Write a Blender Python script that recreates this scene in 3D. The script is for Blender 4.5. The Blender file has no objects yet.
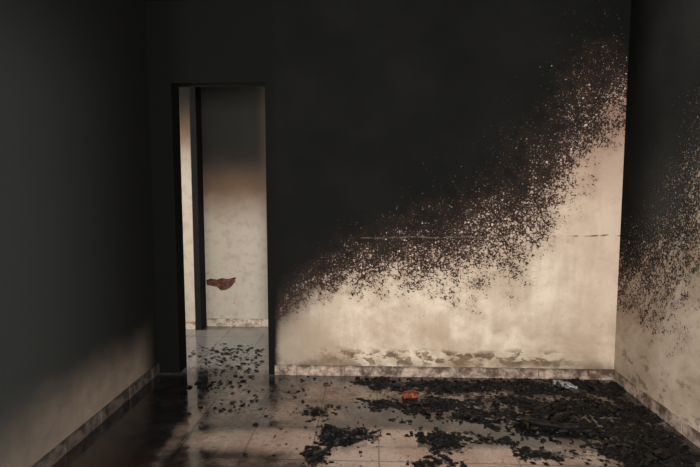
import bpy, bmesh, math, random
from mathutils import Vector, Matrix, noise as mn, Euler
random.seed(7)
S = bpy.context.scene
S.view_settings.view_transform = 'Standard'
S.view_settings.look = 'None'

# ---------------- room survey (metres) ----------------
CAMH = 1.4; YAW = math.radians(2.3); PIT = math.radians(5.0); F = 505.0
XL, XR, YB, YF, ZC = -1.62, 1.80, 3.70, -1.30, 2.75
DX0, DX1, DZ = -1.452, -0.765, 2.17     # doorway
WT = 0.15
HY = 5.03                               # corridor far wall

def ray(px, py):
    x = (px-350)/F; u = -(py-233.5)/F
    f = math.cos(PIT)+u*math.sin(PIT); z = -math.sin(PIT)+u*math.cos(PIT)
    return Vector((x*math.cos(YAW)-f*math.sin(YAW), f*math.cos(YAW)+x*math.sin(YAW), z))
def fl(px, py):                         # survey point on the floor
    r = ray(px, py); s = -CAMH/r.z
    return Vector((r.x*s, r.y*s, 0))
def bw(px, py, Y=YB):                   # survey point on a wall at depth Y
    r = ray(px, py); s = Y/r.y
    return (r.x*s, CAMH+r.z*s)
def rw(px, py):                         # survey point on right wall
    r = ray(px, py); s = XR/r.x
    return (r.y*s, CAMH+r.z*s)

# ---------------- node helpers ----------------
class M:
    def __init__(s, name):
        s.mat = bpy.data.materials.new(name); s.mat.use_nodes = True
        s.nt = s.mat.node_tree; s.nt.nodes.clear()
        s.out = s.nt.nodes.new('ShaderNodeOutputMaterial')
        s.b = s.nt.nodes.new('ShaderNodeBsdfPrincipled')
        s.nt.links.new(s.b.outputs[0], s.out.inputs[0])
        g = s.nt.nodes.new('ShaderNodeNewGeometry'); s.pos = g.outputs['Position']
        sp = s.nt.nodes.new('ShaderNodeSeparateXYZ'); s.nt.links.new(s.pos, sp.inputs[0])
        s.x, s.y, s.z = sp.outputs
        s.nrm = g.outputs['Normal']
    def put(s, sock, v):
        if isinstance(v, bpy.types.NodeSocket): s.nt.links.new(v, sock)
        elif isinstance(v, (tuple, list)):
            sock.default_value = (*v, 1) if len(sock.default_value) == 4 and len(v) == 3 else v
        else: sock.default_value = v
    def m(s, op, a, b=0.0, c=0.0, clamp=False):
        n = s.nt.nodes.new('ShaderNodeMath'); n.operation = op; n.use_clamp = clamp
        s.put(n.inputs[0], a); s.put(n.inputs[1], b); s.put(n.inputs[2], c)
        return n.outputs[0]
    def add(s, a, b): return s.m('ADD', a, b)
    def sub(s, a, b): return s.m('SUBTRACT', a, b)
    def mul(s, a, b): return s.m('MULTIPLY', a, b)
    def mx(s, a, b): return s.m('MAXIMUM', a, b)
    def mix(s, f, a, b):
        n = s.nt.nodes.new('ShaderNodeMix'); n.data_type = 'RGBA'
        s.put(n.inputs[0], f); s.put(n.inputs[6], a); s.put(n.inputs[7], b)
        return n.outputs[2]
    def step(s, v, a, b, lo=0.0, hi=1.0):
        n = s.nt.nodes.new('ShaderNodeMapRange'); n.interpolation_type = 'SMOOTHSTEP'
        s.put(n.inputs[0], v); s.put(n.inputs[1], a); s.put(n.inputs[2], b)
        s.put(n.inputs[3], lo); s.put(n.inputs[4], hi)
        return n.outputs[0]
    def vec(s, x, y, z=0.0):
        n = s.nt.nodes.new('ShaderNodeCombineXYZ')
        s.put(n.inputs[0], x); s.put(n.inputs[1], y); s.put(n.inputs[2], z)
        return n.outputs[0]
    def noise(s, v, sc, det=4.0, rough=0.55, col=False):
        n = s.nt.nodes.new('ShaderNodeTexNoise')
        s.put(n.inputs['Vector'], v); n.inputs['Scale'].default_value = sc
        n.inputs['Detail'].default_value = det; n.inputs['Roughness'].default_value = rough
        return n.outputs['Color' if col else 'Fac']
    def warp(s, v, sc, amt):
        n1 = s.noise(v, sc, 3, 0.6, True)
        a = s.nt.nodes.new('ShaderNodeVectorMath'); a.operation = 'SUBTRACT'
        s.put(a.inputs[0], n1); a.inputs[1].default_value = (.5, .5, .5)
        b = s.nt.nodes.new('ShaderNodeVectorMath'); b.operation = 'SCALE'
        s.put(b.inputs[0], a.outputs[0]); b.inputs['Scale'].default_value = amt
        c = s.nt.nodes.new('ShaderNodeVectorMath'); c.operation = 'ADD'
        s.put(c.inputs[0], v); s.put(c.inputs[1], b.outputs[0])
        return c.outputs[0]
    def vor(s, v, sc):
        n = s.nt.nodes.new('ShaderNodeTexVoronoi'); n.voronoi_dimensions = '2D'
        s.put(n.inputs['Vector'], v); n.inputs['Scale'].default_value = sc
        q = s.nt.nodes.new('ShaderNodeSeparateColor'); s.put(q.inputs[0], n.outputs['Color'])
        return n.outputs['Distance'], q.outputs[0], q.outputs[1]
    def curve(s, v, pts, x0, x1, y0, y1):
        t = s.m('DIVIDE', s.sub(v, x0), (x1-x0), clamp=True)
        n = s.nt.nodes.new('ShaderNodeFloatCurve')
        c = n.mapping.curves[0]; n.mapping.use_clip = False
        P = [((a-x0)/(x1-x0), (b-y0)/(y1-y0)) for a, b in pts]
        c.points[0].location = P[0]; c.points[1].location = P[-1]
        for p in P[1:-1]: c.points.new(*p)
        for p in c.points: p.handle_type = 'VECTOR'
        n.mapping.update(); s.put(n.inputs['Value'], t)
        return s.add(s.mul(n.outputs[0], y1-y0), y0)
    def bump(s, h, strength=0.3, dist=0.01):
        n = s.nt.nodes.new('ShaderNodeBump'); n.inputs['Strength'].default_value = strength
        n.inputs['Distance'].default_value = dist; s.put(n.inputs['Height'], h)
        s.put(s.b.inputs['Normal'], n.outputs[0])
    def fin(s, col, rough=0.8, spec=0.3):
        s.put(s.b.inputs['Base Color'], col); s.put(s.b.inputs['Roughness'], rough)
        s.put(s.b.inputs['Specular IOR Level'], spec)
        return s.mat

def srgb(r, g, b):
    f = lambda c: ((c/255+0.055)/1.055)**2.4 if c > 10 else c/255/12.92
    return (f(r), f(g), f(b))
SOOT = (0.0085, 0.0087, 0.0083)

# fleck layer: plaster flakes showing through soot, t = normalised distance into soot
def flecks(n, v, t, scales, P):
    res = None
    wv = n.warp(v, 55, 0.024)
    for sc, rm, pm in scales:
        d, r1, r2 = n.vor(wv, sc)
        prob = n.mul(n.curve(t, P, -1.0, 2.0, 0, 2.5), pm)
        r = n.m('MULTIPLY', n.sub(prob, r1), rm)
        r = n.mul(r, n.add(.6, n.mul(r2, .9)))
        k = n.step(n.sub(d, r), -0.08, 0.08, 1.0, 0.0)
        k = n.mul(k, n.m('GREATER_THAN', r, 0.015))
        res = k if res is None else n.mx(res, k)
    return res

def mat_wall_back():
    n = M('sooty_plaster_back')
    v = n.vec(n.x, n.z, 0)
    pts = [bw(275, 296), bw(310, 282), bw(345, 270), bw(400, 260), bw(440, 252), bw(480, 240), bw(515, 220),
           bw(540, 194), bw(562, 160), bw(585, 126), bw(605, 102), bw(624, 84)]
    pts = [(-1.7, -0.9), (-.76, -0.9), (-.715, 0.5)] + [p for p in pts if p[0] > -.71]
    pts[-1] = (1.84, pts[-1][1])
    b = n.curve(n.x, pts, -1.7, 1.84, -1, 3)
    sp = [(-1.7, .2), (-.7, .22), (0, .42), (.6, .62), (1.0, .82), (1.3, .95), (1.6, .75), (1.84, .40)]
    w = n.curve(n.x, sp, -1.7, 1.84, 0, 1)
    lo = n.noise(v, 3.0, 3)
    mid = n.noise(v, 9.0, 5, .65)
    t0 = n.m('DIVIDE', n.sub(n.z, b), w)
    t = n.add(t0, n.mul(n.sub(lo, .5), .8))
    t = n.add(t, n.mul(n.sub(mid, .5), 1.3))
    P = [(-1, 2.5), (-.75, 1.8), (-.5, 1.25), (-.3, .92), (-.1, .66), (.1, .46), (.3, .31), (.5, .20), (.7, .13), (1.0, .07), (1.4, .022), (2, 0)]
    fk = flecks(n, v, t, [(26, .75, .45), (42, .75, .75), (75, .75, .9), (130, .75, .85)], P)
    left = n.step(n.x, -0.72, 0.0, 1.0, 0.0)
    film = n.step(t, -1.0, 0.15)
    smooth = n.step(n.add(n.m('DIVIDE', n.sub(n.z, b), .3), n.mul(n.sub(mid, .5), .5)), -1.1, 0.15)
    # clean plaster colour
    f1 = n.noise(v, 2.2, 5, .6); f2 = n.noise(v, 14, 6, .65); f3 = n.noise(v, 90, 3, .6)
    streak = n.noise(n.vec(n.mul(n.x, 3.0), n.mul(n.z, .6)), 3, 5, .6)
    cream = n.mix(n.step(f1, .38, .62), srgb(230, 214, 194), srgb(208, 190, 170))
    cream = n.mix(n.mul(n.step(streak, .45, .7), .35), cream, srgb(176, 152, 130))
    cream = n.mix(n.mul(n.step(f2, .50, .72), .35), cream, srgb(168, 146, 124))
    cream = n.mix(n.mul(n.step(f3, .55, .75), .25), cream, srgb(150, 130, 112))
    pink = n.step(n.add(n.x, n.mul(n.z, .35)), 1.5, 2.1)
    cream = n.mix(n.mul(pink, .45), cream, srgb(208, 176, 156))
    toptan = n.step(n.z, 1.25, 2.0)
    cream = n.mix(n.mul(toptan, .8), cream, srgb(152, 120, 102))
    lowtan = n.mul(n.step(n.z, .62, .25), n.step(f1, .32, .6))
    cream = n.mix(n.mul(lowtan, .55), cream, srgb(168, 142, 120))  # patchy darker tan towards the bottom of the wall
    left_falloff = n.mul(left, n.step(n.x, .1, -.65, .2, .75))  # light falloff towards the left edge, painted into the plaster colour
    cream = n.mix(left_falloff, cream, srgb(150, 137, 123))
    brown = n.mix(n.mul(film, .6), cream, srgb(138, 108, 90))
    brown = n.mix(n.mul(smooth, left), brown, SOOT)
    # heat blisters along the bottom of the wall
    bl = n.mul(n.step(n.m('ABSOLUTE', n.sub(n.z, n.add(.145, n.mul(n.sub(lo, .5), .10)))), .03, .085, 1.0, 0.0),
               n.step(n.noise(n.vec(n.x, n.mul(n.z, 1.8)), 8, 5, .65), .47, .54))
    xm = n.mul(n.step(n.x, -.55, -.1), n.step(n.x, 1.75, 1.25))
    brown = n.mix(n.mul(n.mul(bl, xm), .85), brown, n.mix(n.step(f2, .4, .6), srgb(82, 62, 48), srgb(142, 114, 88)))
    low = n.mul(n.step(n.z, .19, .07), n.step(n.noise(v, 5, 5), .38, .6))
    brown = n.mix(n.mul(low, .65), brown, srgb(92, 74, 60))
    base = n.mix(n.step(n.noise(v, 1.3, 4, .6), .35, .7), SOOT, (.0125, .0125, .0118))
    soot = n.mix(n.mul(n.step(t, .9, -.3), .9), base, srgb(60, 46, 39))
    fkd = n.mul(fk, n.mx(n.sub(1.0, n.mul(left, .8)), n.step(t, .3, -.6)))
    flcol = n.mix(n.step(t, -.3, .1), brown, n.mix(n.step(f2, .32, .62), srgb(228, 208, 196), srgb(134, 112, 100)))
    col = n.mix(fkd, soot, flcol)
    # chased line across the plaster
    zl = n.add(n.add(1.045, n.mul(n.x, .012)), n.mul(n.sub(n.noise(n.vec(n.x, 0), 5, 3), .5), .05))
    dz = n.m('ABSOLUTE', n.sub(n.z, zl))
    ln = n.mul(n.step(dz, .002, .008, 1.0, 0.0), n.step(n.x, -.2, .1))
    ln = n.mul(ln, n.step(n.noise(n.vec(n.x, 3), 14, 4), .42, .58))
    rt = n.step(n.x, 1.42, 1.5)
    col = n.mix(n.mul(ln, n.add(.35, n.mul(rt, .5))), col, n.mix(rt, srgb(170, 150, 136), srgb(52, 42, 36)))
    sd = n.step(n.add(n.x, n.mul(n.sub(mid, .5), .06)), -.665, -.725, 0.0, 1.0)
    col = n.mix(sd, col, n.mix(n.step(n.x, -1.3, -1.5), SOOT, (.0055, .0056, .0055)))  # pier by the doorway darkened in colour to offset the light it catches
    n.bump(n.add(n.mul(fkd, 1.0), n.mul(f2, .6)), .3, .005)
    return n.fin(col, .9, .05)

def mat_wall_right():
    n = M('sooty_plaster_right')
    v = n.vec(n.y, n.z, 0)
    pts = [rw(700, 205), rw(690, 222), rw(670, 250), rw(645, 274), rw(626, 288)]
    pts = [(-1.4, 1.75), (1.5, 1.6), (2.2, 1.44)] + pts
    pts[-1] = (3.72, pts[-1][1])
    b = n.curve(n.y, pts, -1.4, 3.72, -1, 3)
    lo = n.noise(v, 3.0, 3)
    # diagonal streaks
    dv = n.vec(n.add(n.y, n.mul(n.z, .9)), n.mul(n.sub(n.z, n.mul(n.y, .9)), .35))
    st = n.noise(dv, 9, 5, .6)
    t = n.m('DIVIDE', n.sub(n.z, b), n.step(n.y, 3.6, 2.9, .42, .85))
    t = n.add(t, n.mul(n.sub(lo, .5), .6)); t = n.add(t, n.mul(n.sub(st, .5), 1.8))
    P = [(-1, 2.5), (-.7, 1.5), (-.4, .95), (0, .62), (.3, .44), (.6, .30), (.9, .18), (1.2, .08), (1.6, .02), (2, 0)]
    fk = flecks(n, v, t, [(30, .75, .6), (50, .75, .85), (90, .75, .9), (150, .75, .85)], P)
    f1 = n.noise(v, 2.5, 5, .6); f2 = n.noise(v, 13, 6, .65)
    cream = n.mix(n.step(f1, .35, .65), srgb(224, 206, 186), srgb(192, 172, 150))
    cream = n.mix(n.mul(n.step(f2, .5, .7), .35), cream, srgb(140, 118, 98))
    film = n.step(t, -1.4, .2)
    brown = n.mix(n.mul(film, .5), cream, srgb(124, 102, 88))
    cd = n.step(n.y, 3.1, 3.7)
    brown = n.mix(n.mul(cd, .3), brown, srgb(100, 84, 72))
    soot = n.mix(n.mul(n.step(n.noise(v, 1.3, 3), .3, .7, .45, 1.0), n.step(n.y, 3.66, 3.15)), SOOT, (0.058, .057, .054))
    soot = n.mix(n.mul(n.step(t, .6, -.2), .7), soot, srgb(58, 45, 38))
    col = n.mix(fk, soot, brown)
    st2 = n.mul(n.step(n.noise(n.vec(n.mul(n.y, .8), n.mul(n.z, 1.4)), 9, 4, .6), .54, .62), n.step(n.z, .42, .2))
    col = n.mix(n.mul(st2, .5), col, srgb(84, 64, 50))
    n.bump(n.add(fk, n.mul(f2, .7)), .3, .005)
    return n.fin(col, .9, .05)

def mat_wall_left():
    n = M('sooty_plaster_left')
    v = n.vec(n.y, n.z, 0)
    f = n.noise(v, 1.6, 4, .55); g = n.noise(v, 10, 5)
    # paler smoke-washed band low on the wall
    h = n.step(n.add(n.z, n.mul(n.sub(f, .5), .3)), .52, .06)
    h = n.mul(h, n.mul(n.step(n.y, 1.4, 2.9, .3, 1.0), n.step(n.y, 3.68, 3.35)))
    top = n.mix(n.step(n.y, 3.5, 2.2), (.012, .0125, .0122), (.034, .037, .036))  # paler towards the window: light and haze painted into the soot colour
    top = n.mix(n.step(n.z, 1.8, 2.6), top, (.012, .0125, .0122))
    col = n.mix(n.mul(h, .85), top, n.mix(g, srgb(170, 152, 136), srgb(114, 101, 91)))
    n.bump(g, .2, .003)
    return n.fin(col, .85, .08)

def mat_soot(name, c=SOOT, rough=.9, spec=.06):
    n = M(name)
    f = n.noise(n.pos, 6, 5)
    col = n.mix(f, tuple(a*.75 for a in c), tuple(a*1.3 for a in c))
    n.bump(f, .3, .004)
    return n.fin(col, rough, spec)

def mat_hall():
    n = M('corridor_plaster')
    v = n.vec(n.add(n.x, n.mul(n.y, 2.0)), n.z, 0)
    f = n.noise(v, 2.2, 4); g = n.noise(v, 12, 5, .6)
    cream = n.mix(n.step(g, .45, .7), srgb(196, 186, 172), srgb(180, 168, 152))
    zz = n.add(n.z, n.mul(n.sub(f, .5), .25))
    lift = n.step(n.x, -1.70, -1.76, 0.0, .55)
    zz = n.sub(zz, lift)
    rightdark = n.step(n.x, -1.15, -.98, 0, 1)
    col = n.mix(n.step(zz, .95, 1.45), cream, srgb(128, 104, 86))
    col = n.mix(n.step(zz, 1.22, 1.80), col, (0.028, 0.027, 0.0245))
    col = n.mix(n.mul(rightdark, .5), col, srgb(110, 98, 88))
    spots = n.mul(n.step(n.noise(v, 26, 4, .6), .66, .70), .5)
    col = n.mix(spots, col, srgb(80, 62, 50))
    n.bump(g, .2, .004)
    return n.fin(col, .85, .1)

def mat_tile_trim(name, axis, base, dirt, amt):
    n = M(name)
    a = {'x': n.x, 'y': n.y}[axis]
    v = n.vec(a, n.z, n.y if axis == 'x' else n.x)
    g = n.noise(v, 10, 5, .65); h = n.noise(v, 45, 4, .65)
    k = n.step(n.add(n.add(n.mul(g, .7), n.mul(h, .3)), n.step(n.z, .055, .078, 0, .1*amt)), .52-amt*.25, .62)
    col = n.mix(k, base, dirt)
    n.bump(h, .2, .003)
    return n.fin(col, .45, .3)

# ash coverage (survey ellipses): px, py, rx, ry, strength
mounds = [(440, 386, 60, 8, .9), (500, 383, 60, 6, .9), (560, 388, 70, 9, 1.0), (620, 392, 35, 10, .9), (590, 412, 75, 12, 1.0), (545, 425, 42, 9, 1.25),
          (610, 438, 60, 10, .9), (345, 436, 24, 7, 1.2), (444, 443, 20, 8, 1.2), (655, 455, 50, 14, 1.1), (425, 405, 30, 9, 1.1), (470, 415, 35, 7, .9),
          (325, 373, 14, 3, 1.0), (315, 412, 12, 5, .8), (370, 382, 18, 4, .8), (660, 435, 30, 12, .9), (520, 405, 50, 9, .9), (380, 405, 16, 5, .8), (490, 440, 16, 4, .7),
          (316, 457, 10, 7, .9), (430, 463, 18, 4, .7), (545, 455, 22, 5, .8), (290, 392, 10, 3, .6)]
MW = []
for px, py, rx, ry, st in mounds:
    c = fl(px, py); MW.append((c.x, c.y, abs(fl(px+rx, py).x-c.x), max(.04, abs(fl(px, py-ry).y-c.y)), st))

def ell(n, lst, world=False, a=.3, b=1.5):
    tot = None
    for it in lst:
        if world: cx, cy, ax, ay, st = it
        else:
            px, py, rx, ry, st = it; c = fl(px, py); cx, cy = c.x, c.y
            ax = abs(fl(px+rx, py).x-c.x); ay = abs(fl(px, py-ry).y-c.y)
        dx = n.m('DIVIDE', n.sub(n.x, cx), ax); dy = n.m('DIVIDE', n.sub(n.y, cy), ay)
        d = n.m('SQRT', n.add(n.mul(dx, dx), n.mul(dy, dy)))
        k = n.mul(n.step(d, a, b, 1.0, 0.0), min(st, 1.0))
        tot = k if tot is None else n.mx(tot, k)
    return tot

def mat_floor():
    n = M('wet_sooty_tiles')
    v = n.vec(n.x, n.y, 0)
    T = .36
    fx = n.m('FRACT', n.m('DIVIDE', n.add(n.x, 10.03), T)); fy = n.m('FRACT', n.m('DIVIDE', n.add(n.y, 10.10), T))
    ex = n.m('MINIMUM', fx, n.sub(1.0, fx)); ey = n.m('MINIMUM', fy, n.sub(1.0, fy))
    joint = n.step(n.m('MINIMUM', ex, ey), .007, .016, 1.0, 0.0)
    lo = n.noise(v, 2.2, 4, .6); mid = n.noise(n.warp(v, 5, .1), 8, 6, .65); hi = n.noise(v, 40, 5, .7)
    areas = [(290, 441, 65, 13, 1.0), (385, 438, 85, 10, 1.0), (410, 460, 130, 15, 1.0), (345, 392, 80, 14, .52), (300, 412, 55, 18, .52),
             (490, 458, 85, 12, .9), (225, 440, 45, 12, .7), (590, 458, 60, 14, .55), (192, 420, 12, 35, .4), (250, 462, 60, 6, .3), (235, 400, 40, 25, .38),  # narrow strip and doorway ellipses paint the corridor's reflection as paler floor
             (660, 425, 40, 18, .45), (480, 400, 110, 16, .5), (600, 400, 80, 16, .45)]
    tot = ell(n, areas)
    cl = n.add(tot, n.mul(n.sub(mid, .5), .8))
    cl = n.mul(n.step(cl, .08, .95), n.step(tot, .02, .2))
    tile = n.mix(n.step(lo, .4, .6), srgb(206, 180, 164), srgb(182, 152, 134))
    tile = n.mix(n.mul(n.step(hi, .5, .7), .6), tile, srgb(104, 86, 76))
    grime = n.mix(n.step(mid, .4, .65), (.024, .0235, .023), (.075, .071, .068))
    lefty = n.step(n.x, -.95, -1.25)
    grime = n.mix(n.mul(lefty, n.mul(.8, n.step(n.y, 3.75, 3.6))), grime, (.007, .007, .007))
    redb = n.mul(n.step(n.y, 2.75, 2.4), n.step(n.x, -.3, -.7))
    grime = n.mix(n.mul(redb, .6), grime, srgb(52, 34, 28))
    hall = n.step(n.y, 3.6, 3.8)
    grime = n.mix(n.mul(hall, .65), grime, srgb(134, 130, 124))
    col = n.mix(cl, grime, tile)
    col = n.mix(n.mul(joint, .6), col, (.012, .011, .010))
    # thin wet ash film around the heaps
    ash = n.add(ell(n, MW, True, .3, 1.8), n.mul(n.sub(n.noise(n.warp(v, 9, .12), 16, 6, .7), .5), 2.6))
    ash = n.step(ash, .40, .47)
    ash = n.mul(ash, n.step(ell(n, MW, True, .6, 2.2), .02, .25))
    # loose ash specks strewn over the whole room floor
    sp = n.step(n.noise(n.warp(v, 12, .08), 24, 5, .7), .60, .64)
    sp = n.mul(sp, n.step(n.x, -1.2, -.8))
    col = n.mix(n.mul(n.mx(ash, n.mul(sp, .8)), .95), col, (.007, .0068, .0068))
    r = n.step(mid, .35, .68, .04, .18)
    r = n.add(r, n.mul(cl, .18))
    r = n.add(r, n.mul(ash, .10))
    n.bump(n.add(n.add(n.mul(joint, -1.0), n.mul(hi, .2)), n.mul(ash, .5)), .05, .004)
    return n.fin(col, r, 1.0)

# ---------------- mesh helpers ----------------
def mesh_obj(name, verts, faces, mat, smooth=False, parent=None):
    me = bpy.data.meshes.new(name); me.from_pydata(verts, [], faces); me.update()
    if smooth:
        for p in me.polygons: p.use_smooth = True
    o = bpy.data.objects.new(name, me); S.collection.objects.link(o)
    me.materials.append(mat)
    if parent: o.parent = parent
    return o
def boxes(name, bs, mat, bevel=0, parent=None):
    bm = bmesh.new()
    for (x0, x1, y0, y1, z0, z1) in bs:
        r = bmesh.ops.create_cube(bm, size=1)
        for vv in r['verts']:
            vv.co = Vector(((x0+x1)/2+vv.co.x*(x1-x0), (y0+y1)/2+vv.co.y*(y1-y0), (z0+z1)/2+vv.co.z*(z1-z0)))
    me = bpy.data.meshes.new(name); bm.to_mesh(me); bm.free()
    o = bpy.data.objects.new(name, me); S.collection.objects.link(o); me.materials.append(mat)
    if bevel:
        md = o.modifiers.new('bevel', 'BEVEL'); md.width = bevel; md.segments = 2
    if parent: o.parent = parent
    return o

# ---------------- room shell ----------------
mb = mat_wall_back(); mr = mat_wall_right(); ml = mat_wall_left(); mh = mat_hall(); msoot = mat_soot('soot_black')
boxes('wall_back', [(DX1, XR+.15, YB, YB+WT, 0, ZC), (XL-.15, DX0, YB, YB+WT, 0, ZC), (DX0, DX1, YB, YB+WT, DZ, ZC)], mb)
boxes('wall_left', [(XL-.15, XL, YF, YB, 0, ZC)], ml)
boxes('wall_right', [(XR, XR+.15, YF, YB, 0, ZC)], mr)
# front wall behind the viewer with a big window
WX0, WX1, WZ0, WZ1 = -.9, 1.1, .75, 2.25
boxes('wall_front', [(XL-.15, WX0, YF-.15, YF, 0, ZC), (WX1, XR+.15, YF-.15, YF, 0, ZC),
                     (WX0, WX1, YF-.15, YF, 0, WZ0), (WX0, WX1, YF-.15, YF, WZ1, ZC)], msoot)
mfr = mat_soot('scorched_window_paint', (.12, .11, .10), .5, .4)
boxes('window_1', [(WX0, WX0+.05, YF-.12, YF-.05, WZ0, WZ1), (WX1-.05, WX1, YF-.12, YF-.05, WZ0, WZ1),
                   (WX0+.05, WX1-.05, YF-.12, YF-.05, WZ0, WZ0+.05), (WX0+.05, WX1-.05, YF-.12, YF-.05, WZ1-.05, WZ1),
                   (.08, .12, YF-.12, YF-.05, WZ0+.05, WZ1-.05)], mfr)
boxes('ceiling', [(XL-.15, XR+.15, YF-.15, YB+WT, ZC, ZC+.1)], msoot)
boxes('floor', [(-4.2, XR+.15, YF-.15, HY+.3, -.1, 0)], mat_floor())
# corridor beyond the doorway
PX = -1.735
boxes('wall_corridor', [(PX, 1.97, HY, HY+.15, 0, ZC), (-4.2, PX, HY-.13, HY+.15, 0, ZC)], mh)
boxes('wall_corridor_right', [(1.80, 1.95, YB+WT, HY, 0, ZC)], msoot)
boxes('wall_corridor_left', [(-4.2, XL-.15, YB, YB+WT, 0, ZC), (-4.2, -4.05, YB+WT, HY-.13, 0, .8), (-4.2, -4.05, YB+WT, HY-.13, 2.3, ZC)], mh)
boxes('ceiling_corridor', [(-4.2, XR+.15, YB+WT, HY+.15, ZC, ZC+.1)], msoot)
mchar = mat_soot('charred_wood', (.012, .0115, .011), .8, .1)
boxes('trim_1', [(PX-.005, PX+.06, HY-.16, HY, 0, ZC)], mchar, .006)

# baseboards from separate tiles
def tiles(axis, a0, a1, other0, other1, h, step, off):
    out = []; a = a0; nxt = a0+off
    while a < a1-.01:
        e = min(nxt, a1)
        j = random.uniform(-.001, .001)
        if axis == 'x': out.append((a+.0015, e-.0015, other0+j, other1, 0, h+j))
        else: out.append((other0, other1+j, a+.0015, e-.0015, 0, h+j))
        a = e; nxt = e+step
    return out
boxes('baseboard_back', tiles('x', DX1+.045, XR, YB-.012, YB, .078, .36, .17),
      mat_tile_trim('trim_tile_back', 'x', srgb(204, 182, 164), srgb(88, 70, 59), .7), .002)
boxes('baseboard_right', tiles('y', YF, YB-.014, XR-.012, XR, .078, .36, .2),
      mat_tile_trim('trim_tile_right', 'y', srgb(205, 186, 170), srgb(100, 80, 68), .5), .002)
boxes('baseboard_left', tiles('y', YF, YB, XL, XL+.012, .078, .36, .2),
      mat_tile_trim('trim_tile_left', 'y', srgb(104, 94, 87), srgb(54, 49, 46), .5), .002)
mth = mat_tile_trim('trim_tile_corridor', 'x', srgb(214, 200, 184), srgb(140, 120, 104), .3)
boxes('baseboard_corridor', tiles('x', PX+.07, 1.8, HY-.012, HY, .08, .36, .2)+tiles('x', -4.04, PX-.01, HY-.142, HY-.13, .08, .36, .2), mth, .002)

# ---------------- broken plaster patch on corridor wall ----------------
def patch():
    random.seed(3)
    top = [bw(206, 280, HY), bw(211, 278.5, HY), bw(217, 279.5, HY), bw(222, 278, HY), bw(228, 279, HY), bw(236, 277, HY)]
    bot = [bw(235, 282, HY), bw(231, 287, HY), bw(226, 290, HY), bw(221, 290.5, HY), bw(217, 287, HY), bw(212, 286, HY), bw(207, 285, HY)]
    ring = top+bot
    c = (sum(p[0] for p in ring)/len(ring), sum(p[1] for p in ring)/len(ring))
    n = len(ring); vs = [(p[0], HY-.001, p[1]) for p in ring]+[(c[0]+(p[0]-c[0])*.88, HY-.006, c[1]+(p[1]-c[1])*.8) for p in ring]
    fs = [(i, (i+1) % n, n+(i+1) % n, n+i) for i in range(n)]+[tuple(range(n, 2*n))]
    m = M('exposed_red_brick'); g = m.noise(m.pos, 30, 5)
    m.bump(g, .6, .005)
    mesh_obj('exposed_brick_patch', vs, fs, m.fin(m.mix(m.step(g, .4, .6), srgb(112, 74, 64), srgb(76, 52, 46)), .9, .1))
patch()

# ---------------- burnt debris ----------------
mdeb = M('burnt_debris'); g = mdeb.noise(mdeb.pos, 35, 5, .65); g2 = mdeb.noise(mdeb.pos, 7, 3)
dc = mdeb.mix(mdeb.step(g, .45, .75), (.004, .004, .004), (.017, .0165, .016))
dc = mdeb.mix(mdeb.mul(mdeb.step(g2, .58, .70), mdeb.step(g, .5, .6, .0, .4)), dc, srgb(104, 97, 90))
mdeb.bump(mdeb.noise(mdeb.pos, 120, 4), .6, .003)
mdeb = mdeb.fin(dc, mdeb.step(g2, .4, .6, .3, .7), .25)

bmI = bmesh.new(); bmesh.ops.create_icosphere(bmI, subdivisions=2, radius=1)
IV = [v.co.copy() for v in bmI.verts]; IF = [tuple(v.index for v in f.verts) for f in bmI.faces]; bmI.free()
bmI = bmesh.new(); bmesh.ops.create_icosphere(bmI, subdivisions=1, radius=1)
JV = [v.co.copy() for v in bmI.verts]; JF = [tuple(v.index for v in f.verts) for f in bmI.faces]; bmI.free()

class Acc:
    def __init__(s): s.v = []; s.f = []
    def raw(s, v, f):
        b = len(s.v); s.v += list(v); s.f += [tuple(i+b for i in q) for q in f]
    def chunk(s, x, y, z, sx, sy, sz, big=False):
        V, Fc = (IV, IF) if big else (JV, JF)
        off = Vector((random.uniform(-99, 99),)*3)
        rot = Euler((random.uniform(-.25, .25), random.uniform(-.25, .25), random.uniform(0, 6.3))).to_matrix()
        pts = []
        for c in V:
            k = 1+.85*mn.noise(c*1.6+off)+.4*mn.noise(c*4+off)
            pts.append(rot @ Vector((c.x*sx*k, c.y*sy*k, c.z*sz*k)))
        mz = min(p.z for p in pts)
        s.raw([(p.x+x, p.y+y, p.z-mz+z) for p in pts], Fc)
    def flake(s, x, y, z, w, l, curl):
        n = 4; rot = Euler((random.uniform(-.2, .2), random.uniform(-.2, .2), random.uniform(0, 6.3))).to_matrix()
        pts = []
        for i in range(n+1):
            for j in range(n+1):
                u = (i/n-.5); q = (j/n-.5)
                cut = 1-.35*(abs(u)*abs(q)*4)
                pts.append(rot @ Vector((u*w*cut*random.uniform(.8, 1.15), q*l*cut*random.uniform(.8, 1.15), curl*(u*u*2+q*q)+random.uniform(-.002, .002))))
        mz = min(p.z for p in pts)
        f = []
        for i in range(n):
            for j in range(n):
                k = i*(n+1)+j; f.append((k, k+1, k+n+2, k+n+1))
        s.raw([(p.x+x, p.y+y, p.z-mz+z+.0005) for p in pts], f)

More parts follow.
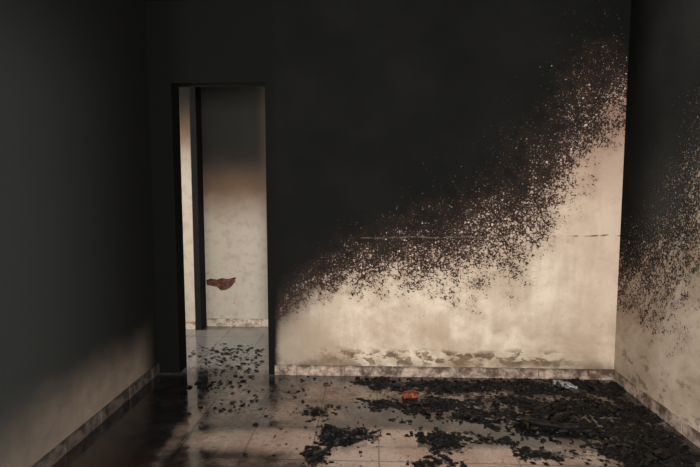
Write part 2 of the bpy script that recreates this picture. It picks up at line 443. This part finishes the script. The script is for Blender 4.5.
BR = fl(410, 397); BO = fl(565, 388)
def blocked(x, y, m=0.0):
    return (abs(x-BR.x) < .068+m and abs(y-BR.y) < .05+m) or math.hypot(x-BO.x, y-BO.y) < .098+m
def env(x, y):
    e = 0
    for cx, cy, ax, ay, st in MW:
        d = ((x-cx)/ax)**2+((y-cy)/ay)**2
        if d < 5: e = max(e, st*math.exp(-d*.9))
    return e
def hgt(x, y):
    e = env(x, y)
    if e < .03 or blocked(x, y): return -1
    p = Vector((x*7, y*7, 0)); q = Vector((x*26, y*26, 3))
    h = e*.9+.75*mn.noise(p)+.6*mn.noise(q)+.4*mn.noise(q*2.3)-.52
    return h*.030
A = Acc()
X0, X1, Y0, Y1, ST = -.65, XR-.02, 2.05, YB-.02, .009
nx = int((X1-X0)/ST); ny = int((Y1-Y0)/ST)
H = [[hgt(X0+i*ST, Y0+j*ST) for j in range(ny+1)] for i in range(nx+1)]
idx = {}; vs = []; fs = []
def vid(i, j):
    if (i, j) not in idx:
        idx[(i, j)] = len(vs); vs.append((X0+i*ST+random.uniform(-.003, .003), Y0+j*ST+random.uniform(-.003, .003), max(H[i][j]+random.uniform(-.002, .002), .0008)))
    return idx[(i, j)]
for i in range(nx):
    for j in range(ny):
        if max(H[i][j], H[i+1][j], H[i+1][j+1], H[i][j+1]) > 0:
            fs.append((vid(i, j), vid(i+1, j), vid(i+1, j+1), vid(i, j+1)))
A.raw(vs, fs)
random.seed(11)
cnt = 0
while cnt < 1700:
    x = random.uniform(-.68, XR-.06); y = random.uniform(2.05, YB-.06)
    e = env(x, y)
    if random.random() > e*.9+.04 or blocked(x, y, .03): continue
    cnt += 1
    s = random.choice([.003, .003, .004, .005, .007, .010])*random.uniform(.7, 1.3)
    z = max(0, hgt(x, y)-.003)
    if random.random() < .25: A.flake(x, y, z, s*3.2, s*3.8, s*.6)
    else: A.chunk(x, y, z, s*1.5, s, s*.45)
for k in range(45):
    while True:
        x = random.uniform(-.4, XR-.12); y = random.uniform(2.1, YB-.12)
        if random.random() < env(x, y)-.4 and not blocked(x, y, .06): break
    s = random.uniform(.014, .026)
    A.chunk(x, y, max(0, hgt(x, y)-.008), s*1.7, s, s*.38, True)

def plank(L, W, T, cx, cy, cz, ang, seed, tilt=0.0):
    n = 16; v = []; f = []; rot = Euler((0, tilt, ang)).to_matrix()
    for i in range(n+1):
        t = i/n; w = W*(1-.55*abs(2*t-1)**3)*(1+.35*mn.noise(Vector((t*6, seed, 0)))); h = T*(1+.5*mn.noise(Vector((t*8, seed, 5))))
        bend = .02*math.sin(t*4+seed)
        for a in range(8):
            th = a/8*2*math.pi; k = 1+.35*mn.noise(Vector((t*14, a*1.3, seed)))
            v.append(rot @ Vector(((t-.5)*L, bend+math.cos(th)*w/2*k, math.sin(th)*h/2*k)))
    mz = min(p.z for p in v)
    v = [(p.x+cx, p.y+cy, p.z-mz+cz) for p in v]
    for i in range(n):
        for a in range(8):
            f.append((i*8+a, i*8+(a+1) % 8, (i+1)*8+(a+1) % 8, (i+1)*8+a))
    f.append(tuple(range(7, -1, -1))); f.append(tuple(n*8+a for a in range(8)))
    return v, f
c = fl(345, 438)
for it in [(.24, .07, .03, c.x, c.y, 0, .1, 1.0), (.2, .06, .025, c.x-.03, c.y+.04, .012, -.3, 2.2), (.3, .03, .014, c.x-.10, c.y-.13, .0, 1.0, 3.1),
           (.16, .05, .025, c.x+.05, c.y-.01, .02, .5, 4.7)]: A.raw(*plank(*it))
c = fl(548, 428)
for it in [(.36, .055, .03, c.x, c.y, .01, -.15, 8.0), (.22, .04, .025, c.x+.09, c.y+.06, .02, .6, 5.2), (.18, .04, .025, c.x-.1, c.y+.02, .02, 1.1, 6.1)]:
    A.raw(*plank(*it))
mesh_obj('burnt_debris', A.v, A.f, mdeb)

# chips on the corridor / doorway floor
A = Acc()
for k in range(360):
    px = random.gauss(232, 24); py = random.choice([random.gauss(355, 5), random.gauss(366, 12), random.uniform(345, 415)])
    if not (188 < px < 264) or py < 343: continue
    p = fl(px, py); s = random.choice([.004, .006, .009, .014])*random.uniform(.7, 1.2)
    if abs(p.y-YB) < .2 and (p.x < DX0+.07 or p.x > DX1-.09): continue
    if random.random() < .5: A.flake(p.x, p.y, 0, s*3, s*3, s*.6)
    else: A.chunk(p.x, p.y, 0, s*1.8, s, s*.35)
mesh_obj('charcoal_chips', A.v, A.f, mdeb)

# red brick fragment
def rock(name, p, dims, rotz, mat, z=0):
    bm = bmesh.new(); bmesh.ops.create_cube(bm, size=1)
    bmesh.ops.subdivide_edges(bm, edges=bm.edges[:], cuts=4, use_grid_fill=True)
    R = Matrix.Rotation(rotz, 3, 'Z')
    for v in bm.verts:
        q = v.co.copy(); q = q.lerp(q.normalized()*.55, .28); k = 1+.28*mn.noise(q*4+Vector(p))
        v.co = R @ Vector((q.x*dims[0]*k, q.y*dims[1]*k, q.z*dims[2]*k))
    mz = min(v.co.z for v in bm.verts)
    for v in bm.verts: v.co += Vector((p[0], p[1], z-mz))
    me = bpy.data.meshes.new(name); bm.to_mesh(me); bm.free(); me.materials.append(mat)
    o = bpy.data.objects.new(name, me); S.collection.objects.link(o); return o
mbk = M('red_brick'); g = mbk.noise(mbk.pos, 40, 5); mbk.bump(g, .6, .004)
mbk = mbk.fin(mbk.mix(mbk.step(g, .35, .6), srgb(176, 92, 66), srgb(92, 52, 40)), .85, .2)
rock('brick_fragment', (BR.x, BR.y, 0), (.10, .06, .036), .15, mbk, 0)

# crushed plastic bottle
def bottle():
    prof = [(0, .0), (.0, .022), (.008, .028), (.05, .029), (.06, .026), (.07, .029), (.11, .029), (.135, .02), (.15, .011), (.158, .011), (.16, .014), (.172, .014), (.172, 0)]
    p = BO; v = []; f = []; n = 20; R = Matrix.Rotation(-.75, 3, 'Z')
    for i, (t, r) in enumerate(prof):
        for a in range(n):
            th = a/n*2*math.pi; k = 1+.3*mn.noise(Vector((t*35, math.cos(th)*1.4, math.sin(th)*1.4)))
            v.append(R @ Vector((t-.086, math.cos(th)*r*k, math.sin(th)*r*k*.75)))
    mz = min(q.z for q in v)
    v = [(q.x+p.x, q.y+p.y, q.z-mz+.001) for q in v]
    for i in range(len(prof)-1):
        for a in range(n): f.append((i*n+a, i*n+(a+1) % n, (i+1)*n+(a+1) % n, (i+1)*n+a))
    m = M('dirty_plastic'); g = m.noise(m.pos, 50, 4)
    mesh_obj('crushed_plastic_bottle', v, f, m.fin(m.mix(m.step(g, .42, .58), srgb(150, 152, 150), srgb(40, 38, 37)), .25, .6), True)
bottle()

# ---------------- lights ----------------
def area(name, loc, rot, sx, sy, P, col):
    l = bpy.data.lights.new(name, 'AREA'); l.shape = 'RECTANGLE'; l.size = sx; l.size_y = sy; l.energy = P; l.color = col
    o = bpy.data.objects.new(name, l); o.location = loc; o.rotation_euler = rot; S.collection.objects.link(o)
area('window_daylight', ((WX0+WX1)/2, YF-.02, (WZ0+WZ1)/2), (math.radians(90), 0, 0), 1.9, 1.4, 258, (1, .972, .93))
area('corridor_daylight', (-4.0, 4.37, 1.55), (0, math.radians(-90), 0), 1.4, .95, 135, (1, .98, .95))
w = bpy.data.worlds.new('world'); S.world = w; w.use_nodes = True
w.node_tree.nodes['Background'].inputs[0].default_value = (.8, .85, .9, 1); w.node_tree.nodes['Background'].inputs[1].default_value = .5

# ---------------- camera ----------------
cam = bpy.data.cameras.new('camera'); cam.lens = 36*F/700; cam.sensor_width = 36; cam.clip_start = .05
co = bpy.data.objects.new('camera', cam); S.collection.objects.link(co)
co.location = (0, 0, CAMH); co.rotation_euler = (math.pi/2-PIT, 0, YAW)
S.camera = co
